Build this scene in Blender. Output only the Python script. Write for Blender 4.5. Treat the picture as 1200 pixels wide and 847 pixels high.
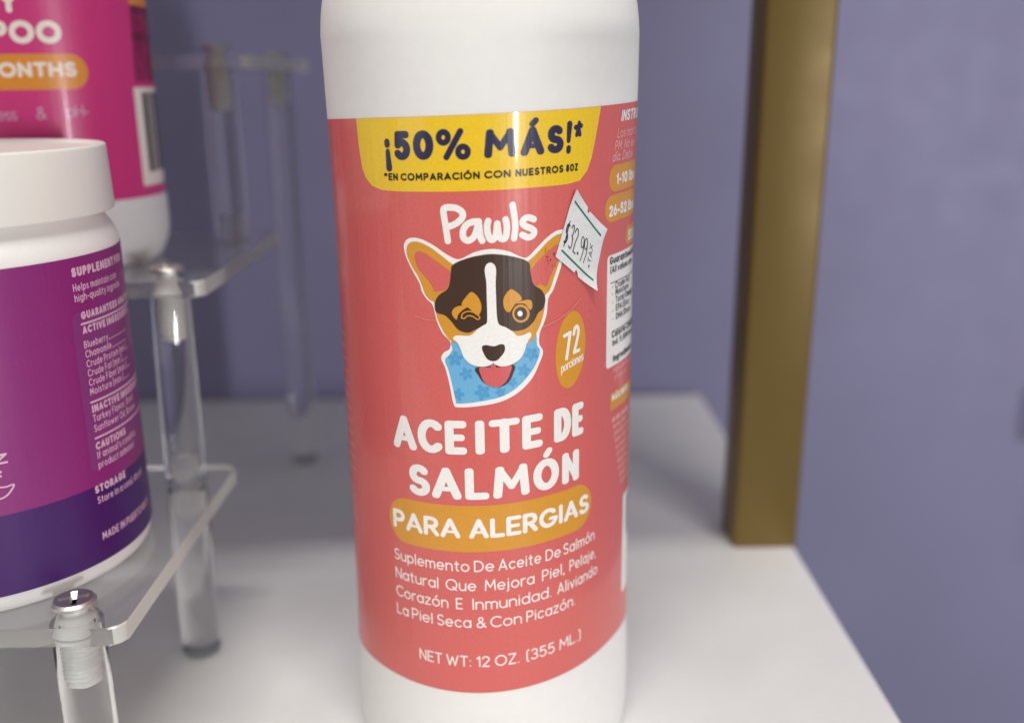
import bpy, bmesh, math, random
import numpy as np
from mathutils import Vector, Matrix
random.seed(4)
R = math.radians
scene = bpy.context.scene
for o in list(bpy.data.objects):
    bpy.data.objects.remove(o)

# ------------------------------------------------------------------ camera
FPX, PIT, ROL, CAMH = 1172.6, R(15.557), R(0.761), 0.1355     # focal length in photo pixels, pitch, roll, height over the shelf
PW, PH = 1200.0, 847.0
_cp, _sp, _cr, _sr = math.cos(PIT), math.sin(PIT), math.cos(ROL), math.sin(ROL)
FWD = np.array([0, _cp, -_sp]); UP0 = np.array([0, _sp, _cp]); RT0 = np.array([1.0, 0, 0])
RT = _cr * RT0 - _sr * UP0
UP = _cr * UP0 + _sr * RT0
cam_d = bpy.data.cameras.new('camera'); cam = bpy.data.objects.new('camera', cam_d)
scene.collection.objects.link(cam)
cam.matrix_world = Matrix(((RT[0], UP[0], -FWD[0], 0), (RT[1], UP[1], -FWD[1], 0), (RT[2], UP[2], -FWD[2], CAMH), (0, 0, 0, 1)))
cam_d.sensor_width = 36.0; cam_d.sensor_fit = 'HORIZONTAL'; cam_d.lens = FPX / PW * 36.0
cam_d.clip_start = 0.01; cam_d.clip_end = 50
cam_d.dof.use_dof = True; cam_d.dof.focus_distance = 0.178; cam_d.dof.aperture_fstop = 8.0
scene.camera = cam

# ------------------------------------------------------------------ world and lamps
world = bpy.data.worlds.new('World'); scene.world = world; world.use_nodes = True
bg = world.node_tree.nodes['Background']
bg.inputs['Color'].default_value = (1.0, 0.975, 0.95, 1); bg.inputs['Strength'].default_value = 0.30

def area(name, loc, target, sx, sy, watts, col):
    d = bpy.data.lights.new(name, 'AREA'); d.shape = 'RECTANGLE'; d.size = sx; d.size_y = sy; d.energy = watts; d.color = col
    o = bpy.data.objects.new(name, d); scene.collection.objects.link(o)
    o.location = loc
    o.rotation_euler = (Vector(target) - Vector(loc)).to_track_quat('-Z', 'Y').to_euler()
    return o
area('ceiling_tube_light', (0.02, -0.60, 1.75), (0.0, 0.22, 0.05), 1.3, 0.07, 27, (1.0, 0.97, 0.92))
area('shop_window_light', (1.22, -1.55, 0.03), (0, 0.2, 0.08), 0.06, 0.22, 14.0, (0.97, 0.98, 1.0))
area('added_left_fill', (-1.7, -0.9, 0.55), (-0.1, 0.2, 0.1), 0.9, 1.3, 4.0, (0.98, 0.985, 1.0))  # added soft fill from the left for tub and bottle, not a real window

scene.view_settings.view_transform = 'Standard'; scene.view_settings.look = 'None'
scene.view_settings.exposure = 0.0; scene.view_settings.gamma = 1.0; scene.view_settings.use_curve_mapping = False
scene.render.engine = 'CYCLES'
scene.cycles.use_denoising = True
scene.cycles.max_bounces = 16; scene.cycles.transmission_bounces = 14; scene.cycles.glossy_bounces = 6
scene.cycles.diffuse_bounces = 5; scene.cycles.transparent_max_bounces = 16
scene.cycles.blur_glossy = 0.6
scene.cycles.sample_clamp_indirect = 6.0

# ------------------------------------------------------------------ materials
def srgb(r, g, b):
    def f(c):
        c /= 255.0
        return c / 12.92 if c <= 0.04045 else ((c + 0.055) / 1.055) ** 2.4
    return (f(r), f(g), f(b), 1)

def material(name, col, rough=0.5, metal=0.0, grain=0.0, gscale=3000, bump=0.0, bscale=300, bstretch=(1, 1, 1), coat=0.0,
             coat_rough=0.1, spec=0.5, rvar=0.0, trans=0.0, ior=1.45, sss=0.0, blotch=0.0, blscale=20):
    m = bpy.data.materials.new(name); m.use_nodes = True
    nt = m.node_tree; N = nt.nodes; Lk = nt.links; b = N['Principled BSDF']
    b.inputs['Base Color'].default_value = col; b.inputs['Roughness'].default_value = rough
    b.inputs['Metallic'].default_value = metal; b.inputs['Coat Weight'].default_value = coat
    b.inputs['Coat Roughness'].default_value = coat_rough; b.inputs['Specular IOR Level'].default_value = spec
    b.inputs['Transmission Weight'].default_value = trans; b.inputs['IOR'].default_value = ior
    if sss:
        b.inputs['Subsurface Weight'].default_value = sss; b.inputs['Subsurface Scale'].default_value = 0.002
        b.inputs['Subsurface Radius'].default_value = (1, .9, .8)
    tc = N.new('ShaderNodeTexCoord')
    last = None
    if grain or blotch:
        rgb = N.new('ShaderNodeRGB'); rgb.outputs[0].default_value = col; last = rgb.outputs[0]
        for amt, sc in ((grain, gscale), (blotch, blscale)):
            if not amt: continue
            no = N.new('ShaderNodeTexNoise'); no.inputs['Scale'].default_value = sc; no.inputs['Detail'].default_value = 3
            Lk.new(tc.outputs['Object'], no.inputs['Vector'])
            mr = N.new('ShaderNodeMapRange'); mr.inputs['From Min'].default_value = .3; mr.inputs['From Max'].default_value = .7
            mr.inputs['To Min'].default_value = 1 - amt; mr.inputs['To Max'].default_value = 1 + amt
            Lk.new(no.outputs['Fac'], mr.inputs['Value'])
            mx = N.new('ShaderNodeVectorMath'); mx.operation = 'SCALE'
            Lk.new(last, mx.inputs[0]); Lk.new(mr.outputs[0], mx.inputs['Scale']); last = mx.outputs[0]
        Lk.new(last, b.inputs['Base Color'])
    if bump:
        mp = N.new('ShaderNodeMapping'); mp.inputs['Scale'].default_value = bstretch
        Lk.new(tc.outputs['Object'], mp.inputs['Vector'])
        no = N.new('ShaderNodeTexNoise'); no.inputs['Scale'].default_value = bscale; no.inputs['Detail'].default_value = 4
        Lk.new(mp.outputs[0], no.inputs['Vector'])
        bp = N.new('ShaderNodeBump'); bp.inputs['Strength'].default_value = bump; bp.inputs['Distance'].default_value = 0.0004
        Lk.new(no.outputs['Fac'], bp.inputs['Height']); Lk.new(bp.outputs[0], b.inputs['Normal'])
    if rvar:
        no = N.new('ShaderNodeTexNoise'); no.inputs['Scale'].default_value = 60; no.inputs['Detail'].default_value = 5
        Lk.new(tc.outputs['Object'], no.inputs['Vector'])
        mr = N.new('ShaderNodeMapRange'); mr.inputs['From Min'].default_value = .3; mr.inputs['From Max'].default_value = .7
        mr.inputs['To Min'].default_value = rough - rvar; mr.inputs['To Max'].default_value = rough + rvar
        Lk.new(no.outputs['Fac'], mr.inputs['Value']); Lk.new(mr.outputs[0], b.inputs['Roughness'])
    return m

def ink(name, r, g, b, **kw):       # everything printed on a label shares the film that covers it
    a = dict(rough=0.36, grain=0.05, gscale=2600, bump=0.20, bscale=900, bstretch=(1, 1, .03), coat=0.5, coat_rough=0.08)
    a.update(kw)
    return material(name, srgb(r, g, b), **a)

M = {}
M['coral'] = ink('coral_label', 216, 101, 96)
M['yellow'] = ink('yellow_ink', 242, 200, 34)
M['navy'] = ink('navy_ink', 38, 34, 74)
M['black'] = ink('black_ink', 30, 28, 22)
M['white'] = ink('white_ink', 246, 243, 238)
M['orange'] = ink('orange_ink', 219, 152, 44)
M['brown'] = ink('brown_ink', 66, 43, 30)
M['blue'] = ink('blue_ink', 112, 180, 222)
M['blue2'] = ink('deeper_blue_ink', 84, 160, 208)
M['tongue'] = ink('tongue_ink', 214, 98, 98)
M['glint'] = ink('painted_crease_glint', 232, 140, 132, rough=.45)  # paler pink that paints the glint along film creases
M['palepink'] = ink('pale_pink_ink', 240, 175, 170)
M['paper'] = material('sticker_paper', srgb(226, 226, 226), rough=.75, grain=.04, gscale=1500, bump=.2, bscale=1200)
M['green'] = material('green_stripe', srgb(20, 112, 84), rough=.7, grain=.1)
M['stamp'] = material('stamp_ink', srgb(48, 46, 56), rough=.8, grain=.3, gscale=2500)
M['plastic'] = material('white_plastic', srgb(236, 234, 231), rough=.55, bump=.12, bscale=700, sss=.15, grain=.012, gscale=400)
M['lidplastic'] = material('white_lid_plastic', srgb(234, 232, 226), rough=.32, bump=.15, bscale=500, sss=.15)
M['scuff'] = material('scuff_mark', srgb(150, 140, 120), rough=.7)
M['magenta'] = ink('magenta_label', 138, 40, 118, bump=.1, coat=.06)
M['violetpanel'] = ink('violet_panel', 132, 56, 122, bump=.1, coat=.06)
M['purple'] = ink('dark_purple_label', 66, 22, 100, bump=.1, coat=.06)
M['lilac'] = ink('lilac_ink', 220, 178, 202, bump=.1, coat=.06)
M['pink'] = ink('pink_label', 216, 58, 130, bump=.08, coat=.06)
M['pinkdark'] = ink('dark_pink_ink', 96, 22, 60, bump=.08, coat=.06)
M['pinkwhite'] = ink('warm_white_ink', 250, 238, 226, bump=.08, coat=.06)
M['pinkorange'] = ink('pill_orange_ink', 232, 150, 50, bump=.08, coat=.06)
M['shelf'] = material('white_laminate', srgb(229, 228, 227), rough=.42, bump=.08, bscale=900, rvar=.08, blotch=.03, blscale=45, grain=.012, gscale=700)
M['wall'] = material('purple_wall_paint', srgb(130, 127, 160), rough=.55, bump=.25, bscale=60, blotch=.06, blscale=9, rvar=.08)
M['gold'] = material('gold_paint', srgb(120, 98, 47), rough=.42, metal=.25, bump=.05, bscale=500, rvar=.06)
M['steel'] = material('nickel_screw', (0.62, .6, .56, 1), rough=.44, metal=1.0, bump=.1, bscale=900)
M['thread'] = material('bright_thread', (0.93, .93, .91, 1), rough=.42, metal=.1, bump=.1, bscale=900)  # whitened to stand in for total internal reflection around the thread
M['acrylic'] = material('clear_acrylic', (0.985, .99, .975, 1), rough=.0, trans=1.0, ior=1.49)
M['cutedge'] = material('saw_cut_acrylic_edge', (0.97, .98, .90, 1), rough=.28, trans=.52, ior=1.49, bump=.15, bscale=900)  # saw-cut edge; its pale diffuse share stands in for light piped through the plate
M['pane'] = material('acrylic_pane', (0.97, .975, .965, 1), rough=.02, trans=.92, ior=1.49, rvar=.018)  # small white diffuse share stands in for pale reflections on the plates
M['foot'] = material('dark_rubber_foot', srgb(168, 169, 175), rough=.6, grain=.1)

# ------------------------------------------------------------------ object helpers
COL = scene.collection
def tag(o, label=None, cat=None, group=None, kind=None):
    for k, v in (('label', label), ('category', cat), ('group', group), ('kind', kind)):
        if v: o[k] = v
    return o
def empty(name, loc):
    o = bpy.data.objects.new(name, None); COL.objects.link(o); o.location = loc; o.empty_display_size = .01
    return o
def world_loc(o):
    v = Vector(o.location)
    while o.parent: o = o.parent; v += Vector(o.location)
    return v
def link(name, me, mats, parent=None, smooth=False):
    """me holds world coordinates; moved into the parent's frame."""
    o = bpy.data.objects.new(name, me); COL.objects.link(o)
    for m in (mats if isinstance(mats, (list, tuple)) else [mats]): me.materials.append(m)
    if parent:
        me.transform(Matrix.Translation(-world_loc(parent))); o.parent = parent
    if smooth:
        me.polygons.foreach_set('use_smooth', [True] * len(me.polygons))
    return o
def from_bm(name, bm, mats, parent=None, smooth=False, angle=None):
    bmesh.ops.recalc_face_normals(bm, faces=bm.faces)
    me = bpy.data.meshes.new(name); bm.to_mesh(me); bm.free()
    o = link(name, me, mats, parent, smooth)
    if angle is not None:
        me.set_sharp_from_angle(angle=angle)
    return o
def box_bm(x0, x1, y0, y1, z0, z1, bev=0.0, seg=2):
    bm = bmesh.new(); bmesh.ops.create_cube(bm, size=1)
    for v in bm.verts:
        v.co = ((x0 + x1) / 2 + v.co.x * (x1 - x0), (y0 + y1) / 2 + v.co.y * (y1 - y0), (z0 + z1) / 2 + v.co.z * (z1 - z0))
    if bev: bmesh.ops.bevel(bm, geom=bm.edges[:], offset=bev, segments=seg, profile=.5, affect='EDGES')
    return bm
def lathe_bm(prof, cx, cy, n=96, shape=None, cap0=True, cap1=True):
    """prof: list of (r, z); shape(theta) scales r (1 when None)."""
    bm = bmesh.new(); rings = []
    for r, z in prof:
        ring = []
        for i in range(n):
            t = 2 * math.pi * i / n
            k = r * (shape(t) if shape else 1)
            ring.append(bm.verts.new((cx + k * math.sin(t), cy - k * math.cos(t), z)))
        rings.append(ring)
    for a, b in zip(rings, rings[1:]):
        for i in range(n):
            bm.faces.new((a[i], a[(i + 1) % n], b[(i + 1) % n], b[i]))
    if cap0: bm.faces.new(rings[0][::-1])
    if cap1: bm.faces.new(rings[-1])
    return bm
def round_prof(pts, r, k=5):
    """polyline (r,z) with corners filleted by radius r (per-corner list or a number)."""
    out = [pts[0]]
    for i in range(1, len(pts) - 1):
        p = np.array(pts[i], float); a = np.array(pts[i - 1], float) - p; b = np.array(pts[i + 1], float) - p
        rr = r[i] if isinstance(r, (list, tuple)) else r
        d = min(rr, .49 * np.linalg.norm(a), .49 * np.linalg.norm(b))
        A = p + a / np.linalg.norm(a) * d; B = p + b / np.linalg.norm(b) * d
        for j in range(k + 1):
            t = j / k
            out.append(tuple((1 - t) ** 2 * A + 2 * t * (1 - t) * p + t * t * B))
    out.append(pts[-1]); return out

# ------------------------------------------------------------------ curved label surfaces: photo pixel -> label millimetres -> world
def spline(xn, yn):
    n = len(xn); h = np.diff(xn); A = np.zeros((n, n)); b = np.zeros(n); A[0, 0] = A[-1, -1] = 1
    for i in range(1, n - 1):
        A[i, i - 1] = h[i - 1]; A[i, i] = 2 * (h[i - 1] + h[i]); A[i, i + 1] = h[i]
        b[i] = 6 * ((yn[i + 1] - yn[i]) / h[i] - (yn[i] - yn[i - 1]) / h[i - 1])
    Mm = np.linalg.solve(A, b)
    def ev(x):
        x = np.asarray(x, float)
        i = np.clip(np.searchsorted(xn, x) - 1, 0, n - 2); d = x - xn[i]; hh = h[i]
        return yn[i] + d * ((yn[i + 1] - yn[i]) / hh - hh * (2 * Mm[i] + Mm[i + 1]) / 6) + d * d * Mm[i] / 2 + d ** 3 * (Mm[i + 1] - Mm[i]) / (6 * hh)
    return ev
def ray(u, v):
    u = np.asarray(u, float); v = np.asarray(v, float)
    return FWD + ((u - PW / 2) / FPX)[..., None] * RT - ((v - PH / 2) / FPX)[..., None] * UP

class Surf:
    """An upright surface r(theta) round (cx, cy); label coordinates in mm: s along the girth (0 faces -y), t up from z0; the label may sit a little askew."""
    def __init__(self, cx, cy, rfun, z0, skew=0.0, grow=None):
        self.grow = grow
        self.cx, self.cy, self.z0, self.skew = cx, cy, z0, skew
        self.T = np.linspace(-math.pi, math.pi, 2881); self.r = rfun(self.T)
        self.X = cx + self.r * np.sin(self.T); self.Y = cy - self.r * np.cos(self.T)
        s = np.concatenate([[0], np.cumsum(np.hypot(np.diff(self.X), np.diff(self.Y)))]) * 1000
        self.s = s - np.interp(0, self.T, s)
        dx, dy = np.gradient(self.X), np.gradient(self.Y); L = np.hypot(dx, dy)
        self.nx, self.ny = dy / L, -dx / L
        az = self.X / self.Y; front = np.abs(self.T) < R(125)
        i = np.where(front)[0]; self.i0 = i[az[i].argmin()]; self.i1 = i[az[i].argmax()]
        self.az = np.maximum.accumulate(az[self.i0:self.i1 + 1])
    def px(self, u, v):
        d = ray(u, v); a = d[..., 0] / d[..., 1]
        k = np.interp(a, self.az, np.arange(self.i0, self.i1 + 1))
        X = np.interp(k, np.arange(len(self.X)), self.X); Y = np.interp(k, np.arange(len(self.Y)), self.Y)
        s = np.interp(k, np.arange(len(self.s)), self.s)
        z = CAMH + d[..., 2] * np.hypot(X, Y) / np.hypot(d[..., 0], d[..., 1])
        return np.stack([s, (z - self.z0) * 1000 - self.skew * s], -1)
    def w(self, st, off):
        s, t = st[:, 0], st[:, 1]
        f = lambda a: np.interp(s, self.s, a)
        if self.grow: off = off + self.grow(self.z0 + (t + self.skew * s) / 1000)
        return np.stack([f(self.X) + off * f(self.nx), f(self.Y) + off * f(self.ny), self.z0 + (t + self.skew * s) / 1000], -1)

# ------------------------------------------------------------------ flat print: a distance field turned into crisp thin geometry
class Field:
    def __init__(self, box, h):
        self.x0, self.y0, x1, y1 = box; self.h = h
        self.nx = int((x1 - self.x0) / h) + 2; self.ny = int((y1 - self.y0) / h) + 2
        self.F = np.full((self.ny, self.nx), 9.0)
    def win(self, xa, ya, xb, yb):
        i0 = max(int((xa - self.x0) / self.h) - 1, 0); i1 = min(int((xb - self.x0) / self.h) + 3, self.nx)
        j0 = max(int((ya - self.y0) / self.h) - 1, 0); j1 = min(int((yb - self.y0) / self.h) + 3, self.ny)
        if i1 <= i0 or j1 <= j0: return None
        return i0, i1, j0, j1, self.x0 + np.arange(i0, i1)[None, :] * self.h, self.y0 + np.arange(j0, j1)[:, None] * self.h
    def seg(self, a, b, ra, rb, p=2.0, q=1.0):
        m = max(ra, rb) + 3 * self.h
        w = self.win(min(a[0], b[0]) - m, min(a[1], b[1]) - m, max(a[0], b[0]) + m, max(a[1], b[1]) + m)
        if w is None: return
        i0, i1, j0, j1, X, Y = w
        dx, dy = b[0] - a[0], b[1] - a[1]; L2 = dx * dx + dy * dy + 1e-12
        t = np.clip(((X - a[0]) * dx + (Y - a[1]) * dy) / L2, 0, 1)
        ex, ey = np.abs(X - a[0] - t * dx), np.abs(Y - a[1] - t * dy) / q
        d = np.hypot(ex, ey) if p == 2 else (ex ** p + ey ** p) ** (1 / p)
        self.F[j0:j1, i0:i1] = np.minimum(self.F[j0:j1, i0:i1], d - (ra + t * (rb - ra)))
    def line(self, pts, r, p=2.0, q=1.0):
        pts = [tuple(q) for q in pts]
        rr = r if isinstance(r, (list, np.ndarray)) else [r] * len(pts)
        if len(pts) == 1: self.seg(pts[0], pts[0], rr[0], rr[0], p, q)
        for a, b, ra, rb in zip(pts, pts[1:], rr, rr[1:]): self.seg(a, b, ra, rb, p, q)
    def poly(self, P, grow=0.0):
        P = np.asarray(P, float); m = abs(grow) + 4 * self.h
        w = self.win(P[:, 0].min() - m, P[:, 1].min() - m, P[:, 0].max() + m, P[:, 1].max() + m)
        if w is None: return
        i0, i1, j0, j1, X, Y = w
        D = np.full((j1 - j0, i1 - i0), 1e9); ins = np.zeros(D.shape, bool)
        for a, b in zip(P, np.roll(P, -1, 0)):
            dx, dy = b - a; L2 = dx * dx + dy * dy + 1e-12
            t = np.clip(((X - a[0]) * dx + (Y - a[1]) * dy) / L2, 0, 1)
            D = np.minimum(D, (X - a[0] - t * dx) ** 2 + (Y - a[1] - t * dy) ** 2)
            if abs(dy) > 1e-9:
                c = ((a[1] > Y) != (b[1] > Y)) & (X < (Y - a[1]) / dy * dx + a[0]); ins ^= c
        D = np.sqrt(D); D = np.where(ins, -D, D) - grow
        self.F[j0:j1, i0:i1] = np.minimum(self.F[j0:j1, i0:i1], D)
    def mesh(self):
        F = self.F; h = self.h; I = F < 0
        c = I[:-1, :-1] * 1 + I[:-1, 1:] * 2 + I[1:, 1:] * 4 + I[1:, :-1] * 8
        V = []; sizes = []
        full = c == 15; step = max(int(0.5 / h), 1)
        cols = np.arange(full.shape[1])[None, :]
        prev = np.zeros_like(full); prev[:, 1:] = full[:, :-1]
        nxt = np.zeros_like(full); nxt[:, :-1] = full[:, 1:]
        st = full & (~prev | (cols % step == 0)); en = full & (~nxt | (cols % step == step - 1))
        j, i0 = np.where(st); j2, i1 = np.where(en)
        xa, xb = self.x0 + i0 * h, self.x0 + (i1 + 1) * h; ya, yb = self.y0 + j * h, self.y0 + (j + 1) * h
        if len(j):
            V.append(np.stack([np.stack([xa, ya], -1), np.stack([xb, ya], -1), np.stack([xb, yb], -1), np.stack([xa, yb], -1)], 1).reshape(-1, 2)); sizes.append(np.full(len(j), 4))
        offs = [(0, 0), (1, 0), (1, 1), (0, 1)]
        for case in range(1, 15):
            j, i = np.where(c == case)
            if not len(j): continue
            val = [F[j + oy, i + ox] for ox, oy in offs]; pts = []
            for k in range(4):
                n = (k + 1) % 4; ka, kn = (case >> k) & 1, (case >> n) & 1
                if ka: pts.append(np.stack([self.x0 + (i + offs[k][0]) * h, self.y0 + (j + offs[k][1]) * h], -1))
                if ka != kn:
                    t = val[k] / (val[k] - val[n])
                    pts.append(np.stack([self.x0 + (i + offs[k][0] + t * (offs[n][0] - offs[k][0])) * h, self.y0 + (j + offs[k][1] + t * (offs[n][1] - offs[k][1])) * h], -1))
            V.append(np.stack(pts, 1).reshape(-1, 2)); sizes.append(np.full(len(j), len(pts)))
        if not V: return np.zeros((0, 2)), np.zeros(0, int)
        return np.concatenate(V), np.concatenate(sizes)

def build_print(name, surf, layers, mats, parent, base=0.00008, step=0.000014, lift=None):
    """layers: list of (Field, material index); each later layer lies a hair above the last."""
    VV, SS, MI = [], [], []
    for k, (f, mi) in enumerate(layers):
        v, s = f.mesh()
        if not len(s): continue
        VV.append(surf.w(v, base + step * k + (lift(v) if lift else 0))); SS.append(s); MI.append(np.full(len(s), mi))
    if not VV:
        print('EMPTY PRINT', name); return None
    V = np.concatenate(VV); S = np.concatenate(SS); MI = np.concatenate(MI)
    me = bpy.data.meshes.new(name)
    me.vertices.add(len(V)); me.vertices.foreach_set('co', V.astype(np.float32).ravel())
    me.loops.add(len(V)); me.loops.foreach_set('vertex_index', np.arange(len(V), dtype=np.int32))
    me.polygons.add(len(S)); me.polygons.foreach_set('loop_start', np.concatenate([[0], np.cumsum(S)[:-1]]).astype(np.int32))
    me.update(calc_edges=True)
    me.polygons.foreach_set('material_index', MI.astype(np.int32))
    return link(name, me, mats, parent)

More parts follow.
